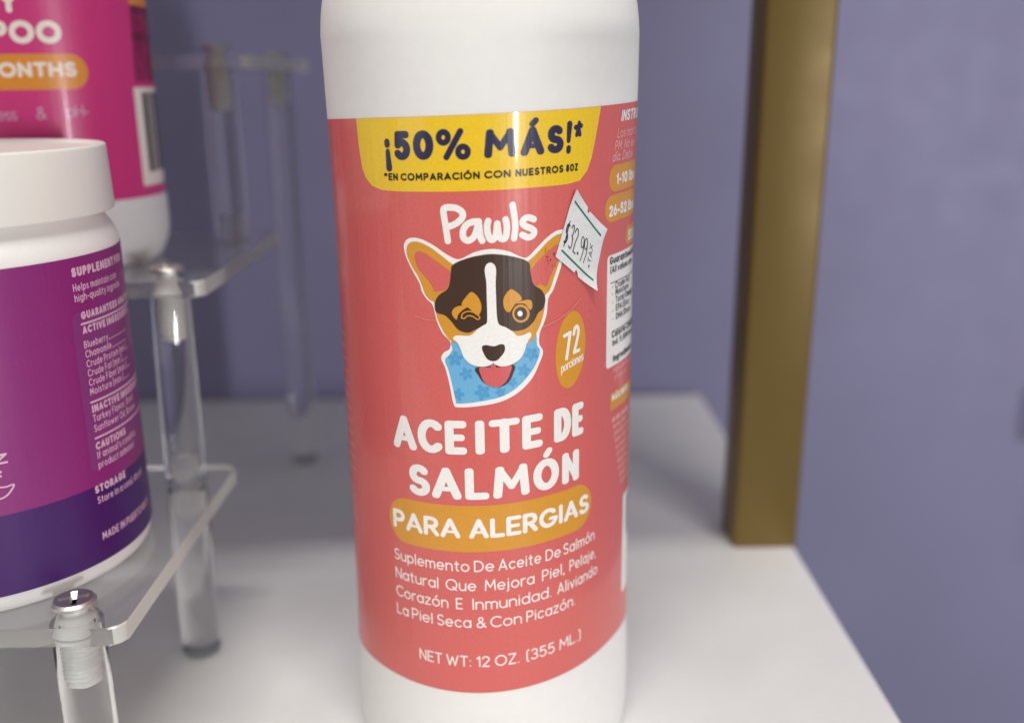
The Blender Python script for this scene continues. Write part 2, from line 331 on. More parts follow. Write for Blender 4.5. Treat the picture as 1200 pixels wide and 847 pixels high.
# ---- a stroke alphabet -------------------------------------------------------------------
def arc(cx, cy, rx, ry, a0, a1, n=None):
    n = n or max(int(abs(a1 - a0) / 15), 2)
    return [(cx + rx * math.cos(R(a0 + (a1 - a0) * i / n)), cy + ry * math.sin(R(a0 + (a1 - a0) * i / n))) for i in range(n + 1)]
X_ = .68                                     # x-height
def _o(cx, w): return arc(cx, X_ / 2, w, X_ / 2, 0, 360)
G = {
 'A': (.74, [[(0, 0), (.37, 1), (.74, 0)], [(.11, .27), (.63, .27)]]),
 'B': (.58, [[(0, 0), (0, 1), (.3, 1)] + arc(.3, .76, .24, .24, 90, -90) + [(0, .52)], [(.3, .52)] + arc(.32, .26, .26, .26, 90, -90) + [(0, 0)]]),
 'C': (.76, [arc(.46, .5, .46, .5, 48, 312)]),
 'D': (.68, [[(0, 0), (0, 1), (.24, 1)] + arc(.24, .5, .44, .5, 90, -90) + [(0, 0)]]),
 'E': (.54, [[(.54, 1), (0, 1), (0, 0), (.54, 0)], [(0, .5), (.48, .5)]]),
 'F': (.52, [[(.52, 1), (0, 1), (0, 0)], [(0, .5), (.46, .5)]]),
 'G': (.86, [arc(.44, .5, .44, .5, 45, 350), [(.87, .44), (.54, .44)]]),
 'H': (.66, [[(0, 0), (0, 1)], [(.66, 0), (.66, 1)], [(0, .5), (.66, .5)]]),
 'I': (.02, [[(0.01, 0), (0.01, 1)]]),
 'J': (.46, [[(.46, 1), (.46, .25)] + arc(.23, .25, .23, .25, 0, -150)]),
 'K': (.6, [[(0, 0), (0, 1)], [(.57, 1), (0, .42)], [(.17, .58), (.6, 0)]]),
 'L': (.5, [[(0, 1), (0, 0), (.5, 0)]]),
 'M': (.84, [[(0, 0), (.06, 1), (.42, .28), (.78, 1), (.84, 0)]]),
 'N': (.66, [[(0, 0), (0, 1), (.66, 0), (.66, 1)]]),
 'O': (.94, [arc(.47, .5, .47, .5, 0, 360)]),
 'P': (.55, [[(0, 0), (0, 1), (.27, 1)] + arc(.27, .72, .28, .28, 90, -90) + [(0, .44)]]),
 'Q': (.94, [arc(.47, .5, .47, .5, 0, 360), [(.6, .28), (.9, -.04)]]),
 'R': (.58, [[(0, 0), (0, 1), (.28, 1)] + arc(.28, .73, .27, .27, 90, -90) + [(0, .46)], [(.28, .46), (.58, 0)]]),
 'S': (.56, [arc(.29, .745, .25, .255, 35, 270) + arc(.28, .245, .28, .245, 90, -150)]),
 'T': (.62, [[(0, 1), (.62, 1)], [(.31, 1), (.31, 0)]]),
 'U': (.64, [[(0, 1), (0, .32)] + arc(.32, .32, .32, .32, 180, 360) + [(.64, 1)]]),
 'V': (.7, [[(0, 1), (.35, 0), (.7, 1)]]),
 'W': (1.02, [[(0, 1), (.26, 0), (.51, .85), (.76, 0), (1.02, 1)]]),
 'X': (.64, [[(0, 0), (.64, 1)], [(0, 1), (.64, 0)]]),
 'Y': (.66, [[(0, 1), (.33, .46), (.66, 1)], [(.33, .46), (.33, 0)]]),
 'Z': (.6, [[(0, 1), (.6, 1), (0, 0), (.6, 0)]]),
 'a': (.6, [_o(.3, .3), [(.6, X_), (.6, 0)]]),
 'b': (.6, [_o(.3, .3), [(0, 1), (0, 0)]]),
 'c': (.52, [arc(.3, X_ / 2, .3, X_ / 2, 45, 315)]),
 'd': (.6, [_o(.3, .3), [(.6, 1), (.6, 0)]]),
 'e': (.6, [[(0.02, X_ / 2), (.6, X_ / 2)] + arc(.3, X_ / 2, .3, X_ / 2, 0, 315)]),
 'f': (.32, [[(.12, 0), (.12, .8)] + arc(.32, .8, .2, .2, 180, 90), [(0, X_), (.3, X_)]]),
 'g': (.6, [_o(.3, .3), [(.6, X_), (.6, -.05)] + arc(.3, -.05, .3, .24, 0, -145)]),
 'h': (.54, [[(0, 0), (0, 1)], [(0, .4)] + arc(.27, .41, .27, .27, 180, 0) + [(.54, 0)]]),
 'i': (.04, [[(0.02, 0), (0.02, X_)], [(0.02, .92)]]),
 'j': (.1, [[(0.06, X_), (0.06, -.1)] + arc(-.06, -.1, .12, .17, 0, -80), [(0.06, .92)]]),
 'k': (.48, [[(0, 0), (0, 1)], [(.45, X_), (0, .28)], [(.15, .42), (.48, 0)]]),
 'l': (.04, [[(0.02, 0), (0.02, 1)]]),
 'm': (.86, [[(0, 0), (0, X_)], [(0, .44)] + arc(.215, .46, .215, .22, 180, 0) + [(.43, 0)], [(.43, .44)] + arc(.645, .46, .215, .22, 180, 0) + [(.86, 0)]]),
 'n': (.54, [[(0, 0), (0, X_)], [(0, .4)] + arc(.27, .41, .27, .27, 180, 0) + [(.54, 0)]]),
 'o': (.64, [_o(.32, .32)]),
 'p': (.6, [_o(.3, .3), [(0, X_), (0, -.3)]]),
 'q': (.6, [_o(.3, .3), [(.6, X_), (.6, -.3)]]),
 'r': (.32, [[(0, 0), (0, X_)], [(0, .4)] + arc(.27, .41, .27, .27, 180, 75)]),
 's': (.42, [arc(.21, .505, .19, .175, 35, 270) + arc(.21, .165, .21, .165, 90, -150)]),
 't': (.34, [[(.15, .92), (.15, .16)] + arc(.31, .16, .16, .16, 180, 270), [(0, X_), (.32, X_)]]),
 'u': (.54, [[(0, X_), (0, .27)] + arc(.27, .27, .27, .27, 180, 360), [(.54, X_), (.54, 0)]]),
 'v': (.54, [[(0, X_), (.27, 0), (.54, X_)]]),
 'w': (.82, [[(0, X_), (.2, 0), (.41, .6), (.62, 0), (.82, X_)]]),
 'x': (.5, [[(0, 0), (.5, X_)], [(0, X_), (.5, 0)]]),
 'y': (.54, [[(0, X_), (.27, 0)], [(.54, X_), (.16, -.28)]]),
 'z': (.48, [[(0, X_), (.48, X_), (0, 0), (.48, 0)]]),
 '0': (.66, [arc(.33, .5, .33, .5, 0, 360)]),
 '1': (.24, [[(0, .8), (.22, 1), (.22, 0)]]),
 '2': (.54, [arc(.27, .73, .27, .27, 165, -25) + [(0, 0), (.54, 0)]]),
 '3': (.54, [arc(.26, .75, .24, .25, 150, -90) + arc(.26, .25, .28, .25, 90, -150)]),
 '4': (.6, [[(.46, 0), (.46, 1), (0, .3), (.62, .3)]]),
 '5': (.56, [[(.5, 1), (.08, 1), (.05, .54)] + arc(.26, .32, .29, .32, 118, -145)]),
 '6': (.58, [arc(.29, .31, .29, .31, 0, 360), [(.04, .42), (.34, 1)]]),
 '7': (.52, [[(0, 1), (.52, 1), (.16, 0)]]),
 '8': (.56, [arc(.28, .755, .23, .245, 0, 360), arc(.28, .255, .28, .255, 0, 360)]),
 '9': (.58, [arc(.29, .69, .29, .31, 0, 360), [(.54, .58), (.24, 0)]]),
 '.': (.04, [[(.02, .02)]]), ',': (.08, [[(.06, .03), (.0, -.15)]]), ':': (.04, [[(.02, .05)], [(.02, .58)]]),
 '-': (.3, [[(0, .38), (.3, .38)]]), '_': (.5, [[(0, 0), (.5, 0)]]), "'": (.04, [[(.02, 1), (.02, .82)]]),
 '(': (.16, [[(.16, 1.06), (.05, 1.0), (0, .9), (0, .06), (.05, -.06), (.16, -.12)]]),
 ')': (.16, [[(0, 1.06), (.11, 1.0), (.16, .9), (.16, .06), (.11, -.06), (0, -.12)]]),
 '[': (.14, [[(.14, 1.06), (0, 1.06), (0, -.12), (.14, -.12)]]), ']': (.14, [[(0, 1.06), (.14, 1.06), (.14, -.12), (0, -.12)]]),
 '!': (.06, [[(.03, 1), (.03, .38)], [(.03, .03)]]),
 '+': (.5, [[(0, .45), (.5, .45)], [(.25, .2), (.25, .7)]]),
 '$': (.56, [arc(.29, .72, .25, .2, 35, 270) + arc(.28, .28, .28, .24, 90, -150), [(.28, 1.08), (.28, -.08)]]),
 '&': (.66, [[(.66, .02), (.18, .66)] + arc(.29, .8, .16, .19, 200, -20) + [(.4, .62), (.12, .42)] + arc(.24, .22, .23, .22, 130, 330) + [(.58, .42)]]),
 '*': (.34, [[(.17, 1.05), (.17, .7)], [(.02, .96), (.32, .79)], [(.02, .79), (.32, .96)]]),
}
for ch, base, x, y in (('Á', 'A', .37, 1), ('Ó', 'O', .47, 1), ('ó', 'o', .32, X_), ('á', 'a', .3, X_), ('í', 'i', .02, X_), ('é', 'e', .3, X_)):
    w, st = G[base]
    st = st[:1] if ch == 'í' else st
    G[ch] = (w, st + [[(x - .03, y + .2), (x + .12, y + .36)]])

RF = {'A': [1, .66], 'E': [1, .9], 'R': [1, 1], 'G': [1, .8], 'T': [.92, 1.05]}
for ch in 'ÁÓ': RF[ch] = RF.get(ch.replace('Á', 'A'), [1]) + [.8]
HV = {'M': (.84, [[(0, 0), (.07, 1)], [(.07, 1), (.42, .30)], [(.42, .30), (.77, 1)], [(.77, 1), (.84, 0)]], [1, .8, .8, 1]),
      'N': (.66, [[(0, 0), (0, 1)], [(0, 1), (.66, 0)], [(.66, 0), (.66, 1)]], [1, .8, 1])}
def text_strokes(txt, H, r, sp, xs=1.0, slant=0.0, q=1.0, heavy=False, rad=None):
    """strokes in a frame whose x runs along the baseline, with the pen centre kept r inside the cap height; returns (width, strokes)."""
    x = 0.0; out = []
    for ch in txt:
        if ch == ' ': x += .34 * H * xs; continue
        w, st = G[ch]; fs = [1.0] * len(st)
        if heavy:
            if ch in HV: w, st, fs = HV[ch]
            elif ch in RF: fs = RF[ch]
        for n_, pl in enumerate(st):
            if heavy and ch in 'ÁÓ' and n_ == len(st) - 1: pl = [(a + .02, b + .10) for a, b in pl]
            if rad is not None: rad.append(r * fs[n_])
            out.append([(x + r + k[0] * H * xs + slant * k[1] * H, r * q + k[1] * (H - 2 * r * q)) for k in pl])
        x += w * H * xs + 2 * r + sp
    return x - sp, out

def put_text(F, txt, x0, x1, y0, H, r, sp=None, p=2.0, slant=0.0, aspect=None, q=1.0, heavy=False):
    """text from x0 to x1 (or with its natural width when x1 is None) on baseline y0, cap height H, all in label mm."""
    sp = .55 * r if sp is None else sp
    xs = aspect or 1.0
    w, st = text_strokes(txt, H, r, sp, xs, slant, q, heavy)
    if x1 is not None:
        for _ in range(4):
            w, st = text_strokes(txt, H, r, sp, xs, slant, q, heavy)
            fixed = text_strokes(txt, H, r, sp, 0.0, 0)[0]
            xs *= max((x1 - x0 - fixed) / max(w - fixed, 1e-6), .05)
        w, st = text_strokes(txt, H, r, sp, xs, slant, q, heavy)
    rad = []; w, st = text_strokes(txt, H, r, sp, xs, slant, q, heavy, rad)
    for pl, rr in zip(st, rad): F.line([(x0 + a, y0 + b) for a, b in pl], rr, p, q)

def scribble(F, x0, y0, width, H, r):
    """a line of print too small to read in the photograph: short upright strokes and gaps"""
    x = x0; g = random.Random(int(x0 * 100) + int(y0 * 100))
    while x < x0 + width:
        for _ in range(g.randint(2, 6)):
            h = H * g.choice((.62, .66, .7, 1.0)); k = g.random()
            if k < .4: F.line([(x, y0), (x, y0 + h)], r)
            elif k < .7: F.line(arc(x + H * .2, y0 + H * .31, H * .22, H * .31, 40, 320), r); x += H * .35
            else: F.line(arc(x + H * .2, y0 + H * .31, H * .22, H * .31, 0, 360), r); x += H * .4
            x += H * .28
        x += H * .35
def smooth_closed(P, k=6):
    P = np.asarray(P, float); n = len(P); out = []
    for i in range(n):
        a, b, c, d = P[i - 1], P[i], P[(i + 1) % n], P[(i + 2) % n]
        for j in range(k):
            t = j / k
            out.append(.5 * ((2 * b) + (c - a) * t + (2 * a - 5 * b + 4 * c - d) * t * t + (3 * b - a - 3 * c + d) * t ** 3))
    return np.array(out)
def smooth_open(P, k=6):
    P = np.asarray(P, float); n = len(P); out = []
    for i in range(n - 1):
        a, b, c, d = P[max(i - 1, 0)], P[i], P[i + 1], P[min(i + 2, n - 1)]
        for j in range(k):
            t = j / k
            out.append(.5 * ((2 * b) + (c - a) * t + (2 * a - 5 * b + 4 * c - d) * t * t + (3 * b - a - 3 * c + d) * t ** 3))
    out.append(P[-1]); return np.array(out)
def crop(ox, oy, s):
    """points read off an enlarged crop of the photograph -> photo pixels"""
    return lambda P: np.asarray(P, float) / s + np.array([ox, oy], float)
def rrect(x0, x1, y0, y1, r, n=6):
    out = []
    for cx, cy, a in ((x1 - r, y1 - r, 0), (x0 + r, y1 - r, 90), (x0 + r, y0 + r, 180), (x1 - r, y0 + r, 270)):
        out += arc(cx, cy, r, r, a, a + 90, n)
    return out
def dense(P, d=1.0):
    """straight-edged polygon with extra points so that a photo outline follows the curved label"""
    P = np.asarray(P, float); out = []
    for a, b in zip(P, np.roll(P, -1, 0)):
        n = max(int(np.linalg.norm(b - a) / d), 1)
        out += [a + (b - a) * i / n for i in range(n)]
    return np.array(out)
def pts_px(S, P): P = np.asarray(P, float); return S.px(P[:, 0], P[:, 1])
#==BODY==
# ================================================================== the setting: wall and shelves
SHELF_X, SHELF_BACK, WALL_Y = 0.0843, 0.4290, 0.4320
bm = bmesh.new()
nx, nz = 40, 30
gv = [[bm.verts.new((-1.6 + 3.2 * i / nx, WALL_Y, -1.2 + 2.4 * j / nz)) for i in range(nx + 1)] for j in range(nz + 1)]
for j in range(nz):
    for i in range(nx):
        bm.faces.new((gv[j][i], gv[j][i + 1], gv[j + 1][i + 1], gv[j + 1][i]))
wall = from_bm('wall', bm, M['wall']); tag(wall, kind='structure')

def shelf_unit(x0, x1, post_x, label, upper=True, y0=0.02):
    r = empty('display_shelf', ((x0 + x1) / 2, SHELF_BACK - .16, 0))
    tag(r, label, 'shelf')
    from_bm('shelf_board', box_bm(x0, x1, y0, SHELF_BACK, -0.025, 0.0, .0012), M['shelf'], r)
    if upper:
        from_bm('upper_board', box_bm(x0, x1, 0.1400, SHELF_BACK, 0.275, 0.300, .0012), M['shelf'], r)
        for px0 in post_x:
            pb = box_bm(px0, px0 + .0192, .2745, .2921, -0.0004, .2754, .0013, 3)
            for v in pb.verts: v.co.x += .011 * v.co.z          # the post leans a little
            from_bm('post', pb, M['gold'], r, True, R(40))
    return r
shelf_unit(-.52, SHELF_X, (SHELF_X - .0188, -.5195), 'white display shelf with square gold posts under the bottles')
shelf_unit(.2475, .70, (), 'shallow white ledge on the purple wall, apart from the bottles', False, .396)

# ================================================================== the acrylic riser
PX0, PX1 = -.262, -.0688
RODX = (-.0780, -.2531)
Z1, Z2, Z3, PT = .0447, .0938, .1435, .0036
riser = empty('acrylic_riser', (-.165, .25, 0))
tag(riser, 'clear acrylic stepped riser with three plates on round screwed rods', 'display riser')
def plate(y0, y1, z):
    bm = bmesh.new(); c = .0026
    pts = []
    for qx, qy, a0 in ((PX0 + c, y0 + c, 180), (PX1 - c, y0 + c, 270), (PX1 - c, y1 - c, 0), (PX0 + c, y1 - c, 90)): pts += arc(qx, qy, c, c, a0, a0 + 90, 5)
    lo = [bm.verts.new((x, y, z - PT)) for x, y in pts]; hi = [bm.verts.new((x, y, z)) for x, y in pts]
    bm.faces.new(lo[::-1]); bm.faces.new(hi)
    for i in range(len(pts)): bm.faces.new((lo[i], lo[(i + 1) % len(pts)], hi[(i + 1) % len(pts)], hi[i]))
    bmesh.ops.bevel(bm, geom=[e for e in bm.edges if abs(e.verts[0].co.z - e.verts[1].co.z) < 1e-6], offset=.00035, segments=1, affect='EDGES')
    bm.normal_update()
    for f in bm.faces: f.material_index = 1 if abs(f.normal.x) > .3 else 0
    return from_bm('plate', bm, [M['pane'], M['cutedge']], riser)
plate(.1562, .2335, Z1); plate(.2194, .2990, Z2); plate(.2752, .3600, Z3)

def rod(x, y, z0, z1, foot=False, lean=None):
    r = .0046
    yy = (lambda z: y) if lean is None else (lambda z: lean + (y - lean) * z / Z2)
    if foot:
        from_bm('foot', lathe_bm(round_prof([(0.0005, -.0002), (.0028, -.0002), (.0028, .0016), (.0005, .0016)], .0004), x, yy(0), 32), M['foot'], riser, True, R(40))
        z0 = .0014
    pr = round_prof([(.0004, z0), (r, z0), (r, z1), (.0004, z1)], .0005, 3)
    bm = lathe_bm(pr, x, y, 64)
    if lean is not None:
        for v in bm.verts: v.co.y += yy(v.co.z) - y
    return from_bm('rod', bm, M['acrylic'], riser, True, R(35))
def stud(x, y, z0, z1):
    pr = [(.0004, z0), (.0019, z0)]
    n = int((z1 - z0) / .0009)
    for i in range(n):
        za = z0 + (z1 - z0) * (i + .25) / n; zb = z0 + (z1 - z0) * (i + .75) / n
        pr += [(.0021, za), (.0019, zb)]
    pr += [(.0019, z1), (.0004, z1)]
    return from_bm('stud', lathe_bm(pr, x, y, 32), M['frost'], riser, True, R(60))
def screw(x, y, z, turn):
    lift = .0014
    # shank with its cone in the plate and thread in the rod
    pr = [(.0004, z + lift + .0002), (.0020, z + lift + .0002), (.0020, z + .0004), (.0023, z), (.0034, z - PT + .0003), (.0026, z - PT - .0003)]
    for i in range(11):
        za = z - PT - .0006 - i * .00085
        pr += [(.0022, za), (.00185, za - .00045)]
    pr += [(.0020, z - PT - .0104), (.0004, z - PT - .0112)]
    s = from_bm('screw', lathe_bm(pr, x, y, 40), M['thread'], riser, True, R(70))
    # pan head with a cross recess
    bm = bmesh.new(); zt = z + lift + .0013; ro = .0039
    a, b = .00058, .0026
    plus = [(a, b), (-a, b), (-a, a), (-b, a), (-b, -a), (-a, -a), (-a, -b), (a, -b), (a, -a), (b, -a), (b, a), (a, a)]
    ct, st = math.cos(turn), math.sin(turn); plus = [(ct * p - st * q, st * p + ct * q) for p, q in plus]
    n = 48
    ring = lambda rr, zz: [bm.verts.new((x + rr * math.cos(2 * math.pi * i / n), y + rr * math.sin(2 * math.pi * i / n), zz)) for i in range(n)]
    R0, R1, R2, R3 = ring(ro - .0005, zt), ring(ro, zt - .0005), ring(ro, zt - .0011), ring(.0022, zt - .0013)
    for A, B in ((R0, R1), (R1, R2), (R2, R3)):
        for i in range(n): bm.faces.new((A[i], B[i], B[(i + 1) % n], A[(i + 1) % n]))
    P0 = [bm.verts.new((x + p, y + q, zt)) for p, q in plus]
    P1 = [bm.verts.new((x + p * .6, y + q * .6, zt - .0011)) for p, q in plus]
    E = [bm.edges.new((P0[i], P0[(i + 1) % 12])) for i in range(12)]
    E += [e for e in (bm.edges.get((R0[i], R0[(i + 1) % n])) for i in range(n))]
    bmesh.ops.triangle_fill(bm, edges=E, use_beauty=True, use_dissolve=False)
    for i in range(12): bm.faces.new((P0[i], P0[(i + 1) % 12], P1[(i + 1) % 12], P1[i]))
    bm.faces.new(P1)
    from_bm('screw_head', bm, M['steel'], s, True, R(30))
M['frost'] = material('frosted_stud', (0.94, .93, .92, 1), rough=.35, trans=.85, ior=1.25)
Y0, YA, YB, YC = .1622, .2246, .2806, .3516
ov = -.00003
for k, x in enumerate(RODX):
    xf = x - .0014 if k == 0 else x
    rod(xf, Y0, 0, Z1 - PT + ov, True); screw(xf, Y0, Z1, .35 + k)
    rod(x, YA, 0, Z1 - PT + ov, True, .2208); rod(x, YA, Z1 - ov, Z2 - PT + ov, False, .2208); stud(x, .2226, Z1 - PT - .0075, Z1 + .0075); screw(x, YA, Z2, .8 + k)
    rod(x, YB, Z2 - ov, Z3 - PT + ov); stud(x, YB, Z2 - PT - .0015, Z2 + .0075); screw(x, YB, Z3, .2 + k)
    rod(x, YC, 0, Z3 - PT + ov, True); screw(x, YC, Z3, .5 + k)

# ================================================================== the salmon oil bottle
BX, BY = -.00511, .19823
_nd = np.radians([-180, -130, -100, -75, -50, -25, 0, 20, 40, 55, 70, 85, 105, 130, 180])
_nr = np.array([29.3, 29.0, 28.93, 28.93, 28.37, 28.98, 29.37, 28.58, 27.69, 27.42, 28.02, 29.17, 29.49, 29.6, 29.3]) / 1000
bottle_r = spline(_nd, _nr)
ZB, LH = CAMH - .113, 108.1
bottle_grow = lambda z: np.interp(z, [.010, .016, .022, .034, .106, .118, .128, .134, .146], [.0006, .00045, .0002, 0, 0, .00012, .00034, .00048, .00075])   # the wall swells a little towards base and shoulder
SB = Surf(BX, BY, bottle_r, ZB, .0313, bottle_grow)
bottle = empty('squeeze_bottle', (BX, BY, 0))
tag(bottle, 'white plastic bottle with coral salmon oil label, dog emblem and price sticker', 'bottle')
def bottle_body():
    bm = bmesh.new(); n = 256; rings = []
    lev = [(0.0, .0284, 1), (.0003, .0290, 1), (.0009, .0293, 1), (.0018, .02945, .8)]
    lev += [(.0035 + (.018 - .0035) * i / 6, .0289, .55 * (1 - i / 6)) for i in range(7)]
    lev += [(.018 + (.1335 - .018) * i / 110, 0, 0) for i in range(1, 111)]
    lev += [(.136, .0290, .12), (.1385, .0290, .3), (.141, .0290, .5), (.1428, .0290, .7)]
    for i in range(1, 19):
        a = R(5 * i - 2); lev.append((.1428 + .0272 * math.sin(a), .0118 + (.02974 - .0118) * math.cos(a), 1))
    lev += [(.1765, .0118, 1)]
    th = np.linspace(0, 2 * math.pi, n, endpoint=False); tw = (th + math.pi) % (2 * math.pi) - math.pi
    rr = bottle_r(tw)
    for z, r, w in lev:
        k = rr * (1 - w) + r * w + (float(bottle_grow(z)) if .003 < z < .1429 else 0)
        rings.append([bm.verts.new((BX + k[i] * math.sin(th[i]), BY - k[i] * math.cos(th[i]), z)) for i in range(n)])
    for A, B in zip(rings, rings[1:]):
        for i in range(n): bm.faces.new((A[i], A[(i + 1) % n], B[(i + 1) % n], B[i]))
    bm.faces.new(rings[0][::-1]); bm.faces.new(rings[-1])
    return from_bm('bottle_body', bm, M['plastic'], bottle, True, R(50))
bottle_body()
cap = from_bm('cap', lathe_bm(round_prof([(.0125, .1707), (.0146, .1707), (.0143, .1925), (.0005, .1930)], .0012), BX, BY, 96), M['plastic'], bottle, True, R(40))

def label_sheet(name, S, s0, s1, t0, t1, mat, parent, off=.00006, ns=420, nt=14):
    ss = np.linspace(s0, s1, ns); tt = np.linspace(t0, t1, nt)
    g = np.stack(np.meshgrid(ss, tt), -1).reshape(-1, 2)
    V = S.w(g, off)
    F = [(j * ns + i, j * ns + i + 1, (j + 1) * ns + i + 1, (j + 1) * ns + i) for j in range(nt - 1) for i in range(ns - 1)]
    me = bpy.data.meshes.new(name); me.from_pydata(V.tolist(), [], F); me.update()
    return link(name, me, mat, parent, True)
label = label_sheet('label', SB, -88, 88, 0, LH, M['coral'], bottle, nt=110)

def P1(S, u, v): return S.px(np.array(u, float), np.array(v, float))
HF = .045            # field resolution in mm

# --- yellow banner
c6 = crop(560, 120, 8.47); c1 = crop(370, 100, 3.0)
ban = [(150, 118), (157, 210), (168, 290), (180, 325), (200, 352), (235, 368), (300, 373), (420, 374), (560, 371), (700, 364), (800, 356), (880, 348), (925, 335), (950, 300), (965, 255), (975, 200), (985, 140), (995, 75)]
B = pts_px(SB, c1(ban)); B[0, 1] = B[-1, 1] = LH
top = [(B[-1, 0] + (B[0, 0] - B[-1, 0]) * i / 20, LH) for i in range(1, 20)]
F = Field((-28, 90, 28, LH + .3), .06); F.poly(np.concatenate([B, top]))
F.F[int((LH - 90) / .06) + 1:, :] = 9
build_print('yellow_banner', SB, [(F, 0)], [M['yellow']], label)

# --- banner lettering
F = Field((-27, 93, 27, 109), HF)
def word(F, S, txt, xl, xr, yb, base, H, r, **kw):
    """xl..xr photo pixels of the word's ends (read at height yb), on a common baseline in mm"""
    put_text(F, txt, P1(S, xl, yb)[0], P1(S, xr, yb)[0], base, H, r, **kw)
b0 = P1(SB, 495, 187.5)[1]; h0 = P1(SB, 495, 152.8)[1] - b0
word(F, SB, '50', 463.2, 509, 175, b0, h0, .70, p=2.2, sp=.5, q=.9)
word(F, SB, '%', 512, 551, 175, b0, h0, .78, p=2.2) if '%' in G else None
b1 = P1(SB, 590, 184.4)[1]; h1 = P1(SB, 590, 150.6)[1] - b1
word(F, SB, 'M', 567, 603.8, 170, b1, h1, .66, p=2.3, q=1.0, heavy=True)
word(F, SB, 'Á', 609, 636.6, 170, b1, h1, .70, p=2.4, q=.85, heavy=True)
word(F, SB, 'S', 639.6, 659, 170, b1, h1, .70, p=2.2, q=.88)
z5 = crop(440, 130, 8.571)
def strokes(F, S, c, pl, r, smooth=True, p=2.0):
    q = pts_px(S, c(pl)); F.line(smooth_open(q) if smooth and len(q) > 2 else q, r, p)
# percent, inverted exclamation, exclamation and star read straight off the photograph
q = pts_px(SB, z5([(855, 205), (718, 465)])); F.line(q, .52)
for cx, cy, rx, ry in ((688, 266, 46, 54), (882, 410, 48, 52)):
    e = [(cx + rx * math.cos(a), cy + ry * math.sin(a)) for a in np.linspace(0, 2 * math.pi, 25)]
    F.line(pts_px(SB, z5(e)), .50)
F.line(pts_px(SB, z5([(130, 315), (132, 335)])), [.62, .62])
F.line(pts_px(SB, z5([(138, 410), (150, 570)])), [.50, .68])
F.line(pts_px(SB, c6([(895, 220), (886, 380)])), [.60, .42], 2.4)
F.line(pts_px(SB, c6([(888, 455), (886, 480)])), [.52, .52])
for a, b in (((988, 205), (966, 322)), ((952, 248), (1010, 232)), ((985, 262), (996, 318)), ((985, 250), (952, 250))):
    F.line(pts_px(SB, c6([a, b])), .40)
FB = Field((-27, 93, 27, 101), .035)
bb = P1(SB, 510, 211.5)[1]; hb = P1(SB, 510, 202.5)[1] - bb
for t, a, b_, y in (('*', 451.5, 455.5, 207), ('EN', 456.5, 467.4, 207), ('COMPARACIÓN', 470.6, 562.3, 207), ('CON', 567.2, 598, 204), ('NUESTROS', 603.4, 659, 201), ('8OZ', 662, 675.8, 199)):
    word(FB, SB, t, a, b_, y, bb, hb, .155, sp=.16)
build_print('banner_lettering', SB, [(F, 0), (FB, 1)], [M['navy'], M['black']], label, base=.00010)

# --- brand lettering
z7 = crop(505, 230, 8.889)
F = Field((-12, 83, 12, 95), HF)
for pl in ([(178, 465), (155, 310), (133, 160), (150, 122), (210, 116), (275, 128), (322, 162), (334, 198), (315, 240), (265, 282), (210, 308), (165, 318)],
           [(497, 262), (430, 268), (370, 300), (336, 360), (338, 425), (370, 458), (410, 455), (450, 418), (478, 350), (494, 268)], [(497, 262), (505, 350), (515, 420), (533, 462)],
           [(595, 258), (585, 310), (590, 380), (612, 440), (640, 453), (665, 430), (680, 370), (690, 285)], [(690, 285), (700, 370), (715, 425), (745, 446), (775, 430), (787, 370), (788, 300), (776, 242)],
           [(848, 90), (868, 220), (876, 330), (864, 438)],
           [(1068, 240), (1020, 222), (970, 235), (950, 275), (980, 310), (1040, 335), (1075, 368), (1058, 408), (1010, 428), (948, 402)]):
    strokes(F, SB, z7, pl, .56)
build_print('brand_lettering', SB, [(F, 0)], [M['white']], label)

# --- dog emblem
z2 = crop(440, 260, 3.682)
def shp(P, grow=0.0, sm=True, h=.05):
    q = pts_px(SB, z2(P)); q = smooth_closed(q) if sm else q
    f = Field((q[:, 0].min() - 1.5, q[:, 1].min() - 1.5, q[:, 0].max() + 1.5, q[:, 1].max() + 1.5), h); f.poly(q, grow); return f
def stk(pls, r, h=.05):
    qs = [smooth_open(pts_px(SB, z2(P))) if len(P) > 2 else pts_px(SB, z2(P)) for P in pls]; a = np.concatenate(qs)
    f = Field((a[:, 0].min() - 1.5, a[:, 1].min() - 1.5, a[:, 0].max() + 1.5, a[:, 1].max() + 1.5), h)
    for q in qs: f.line(q, r)
    return f
def oval(cx, cy, rx, ry, rot=0, n=28):
    c, s = math.cos(R(rot)), math.sin(R(rot))
    return [(cx + rx * math.cos(a) * c - ry * math.sin(a) * s, cy + rx * math.cos(a) * s + ry * math.sin(a) * c) for a in np.linspace(0, 2 * math.pi, n, endpoint=False)]
LM = [M[k] for k in ('white', 'orange', 'coral', 'brown', 'blue', 'blue2', 'tongue')]
W_, O_, C_, N_, U_, V_, T_ = range(7)
outline = [(124, 108), (133, 80), (160, 68), (200, 75), (250, 100), (300, 135), (342, 158), (372, 158), (430, 130), (500, 117), (570, 126), (625, 150), (655, 152), (695, 112), (740, 66), (785, 36), (825, 38), (838, 66), (830, 120), (803, 185), (783, 245), (765, 295), (745, 330), (738, 395), (724, 440), (708, 480), (706, 525), (722, 560), (706, 610), (672, 678), (612, 738), (540, 775), (445, 794), (360, 799), (338, 785), (320, 700), (302, 630), (284, 588), (297, 562), (320, 548), (322, 515), (290, 480), (265, 425), (248, 360), (222, 332), (202, 302), (190, 262), (162, 212), (134, 152)]
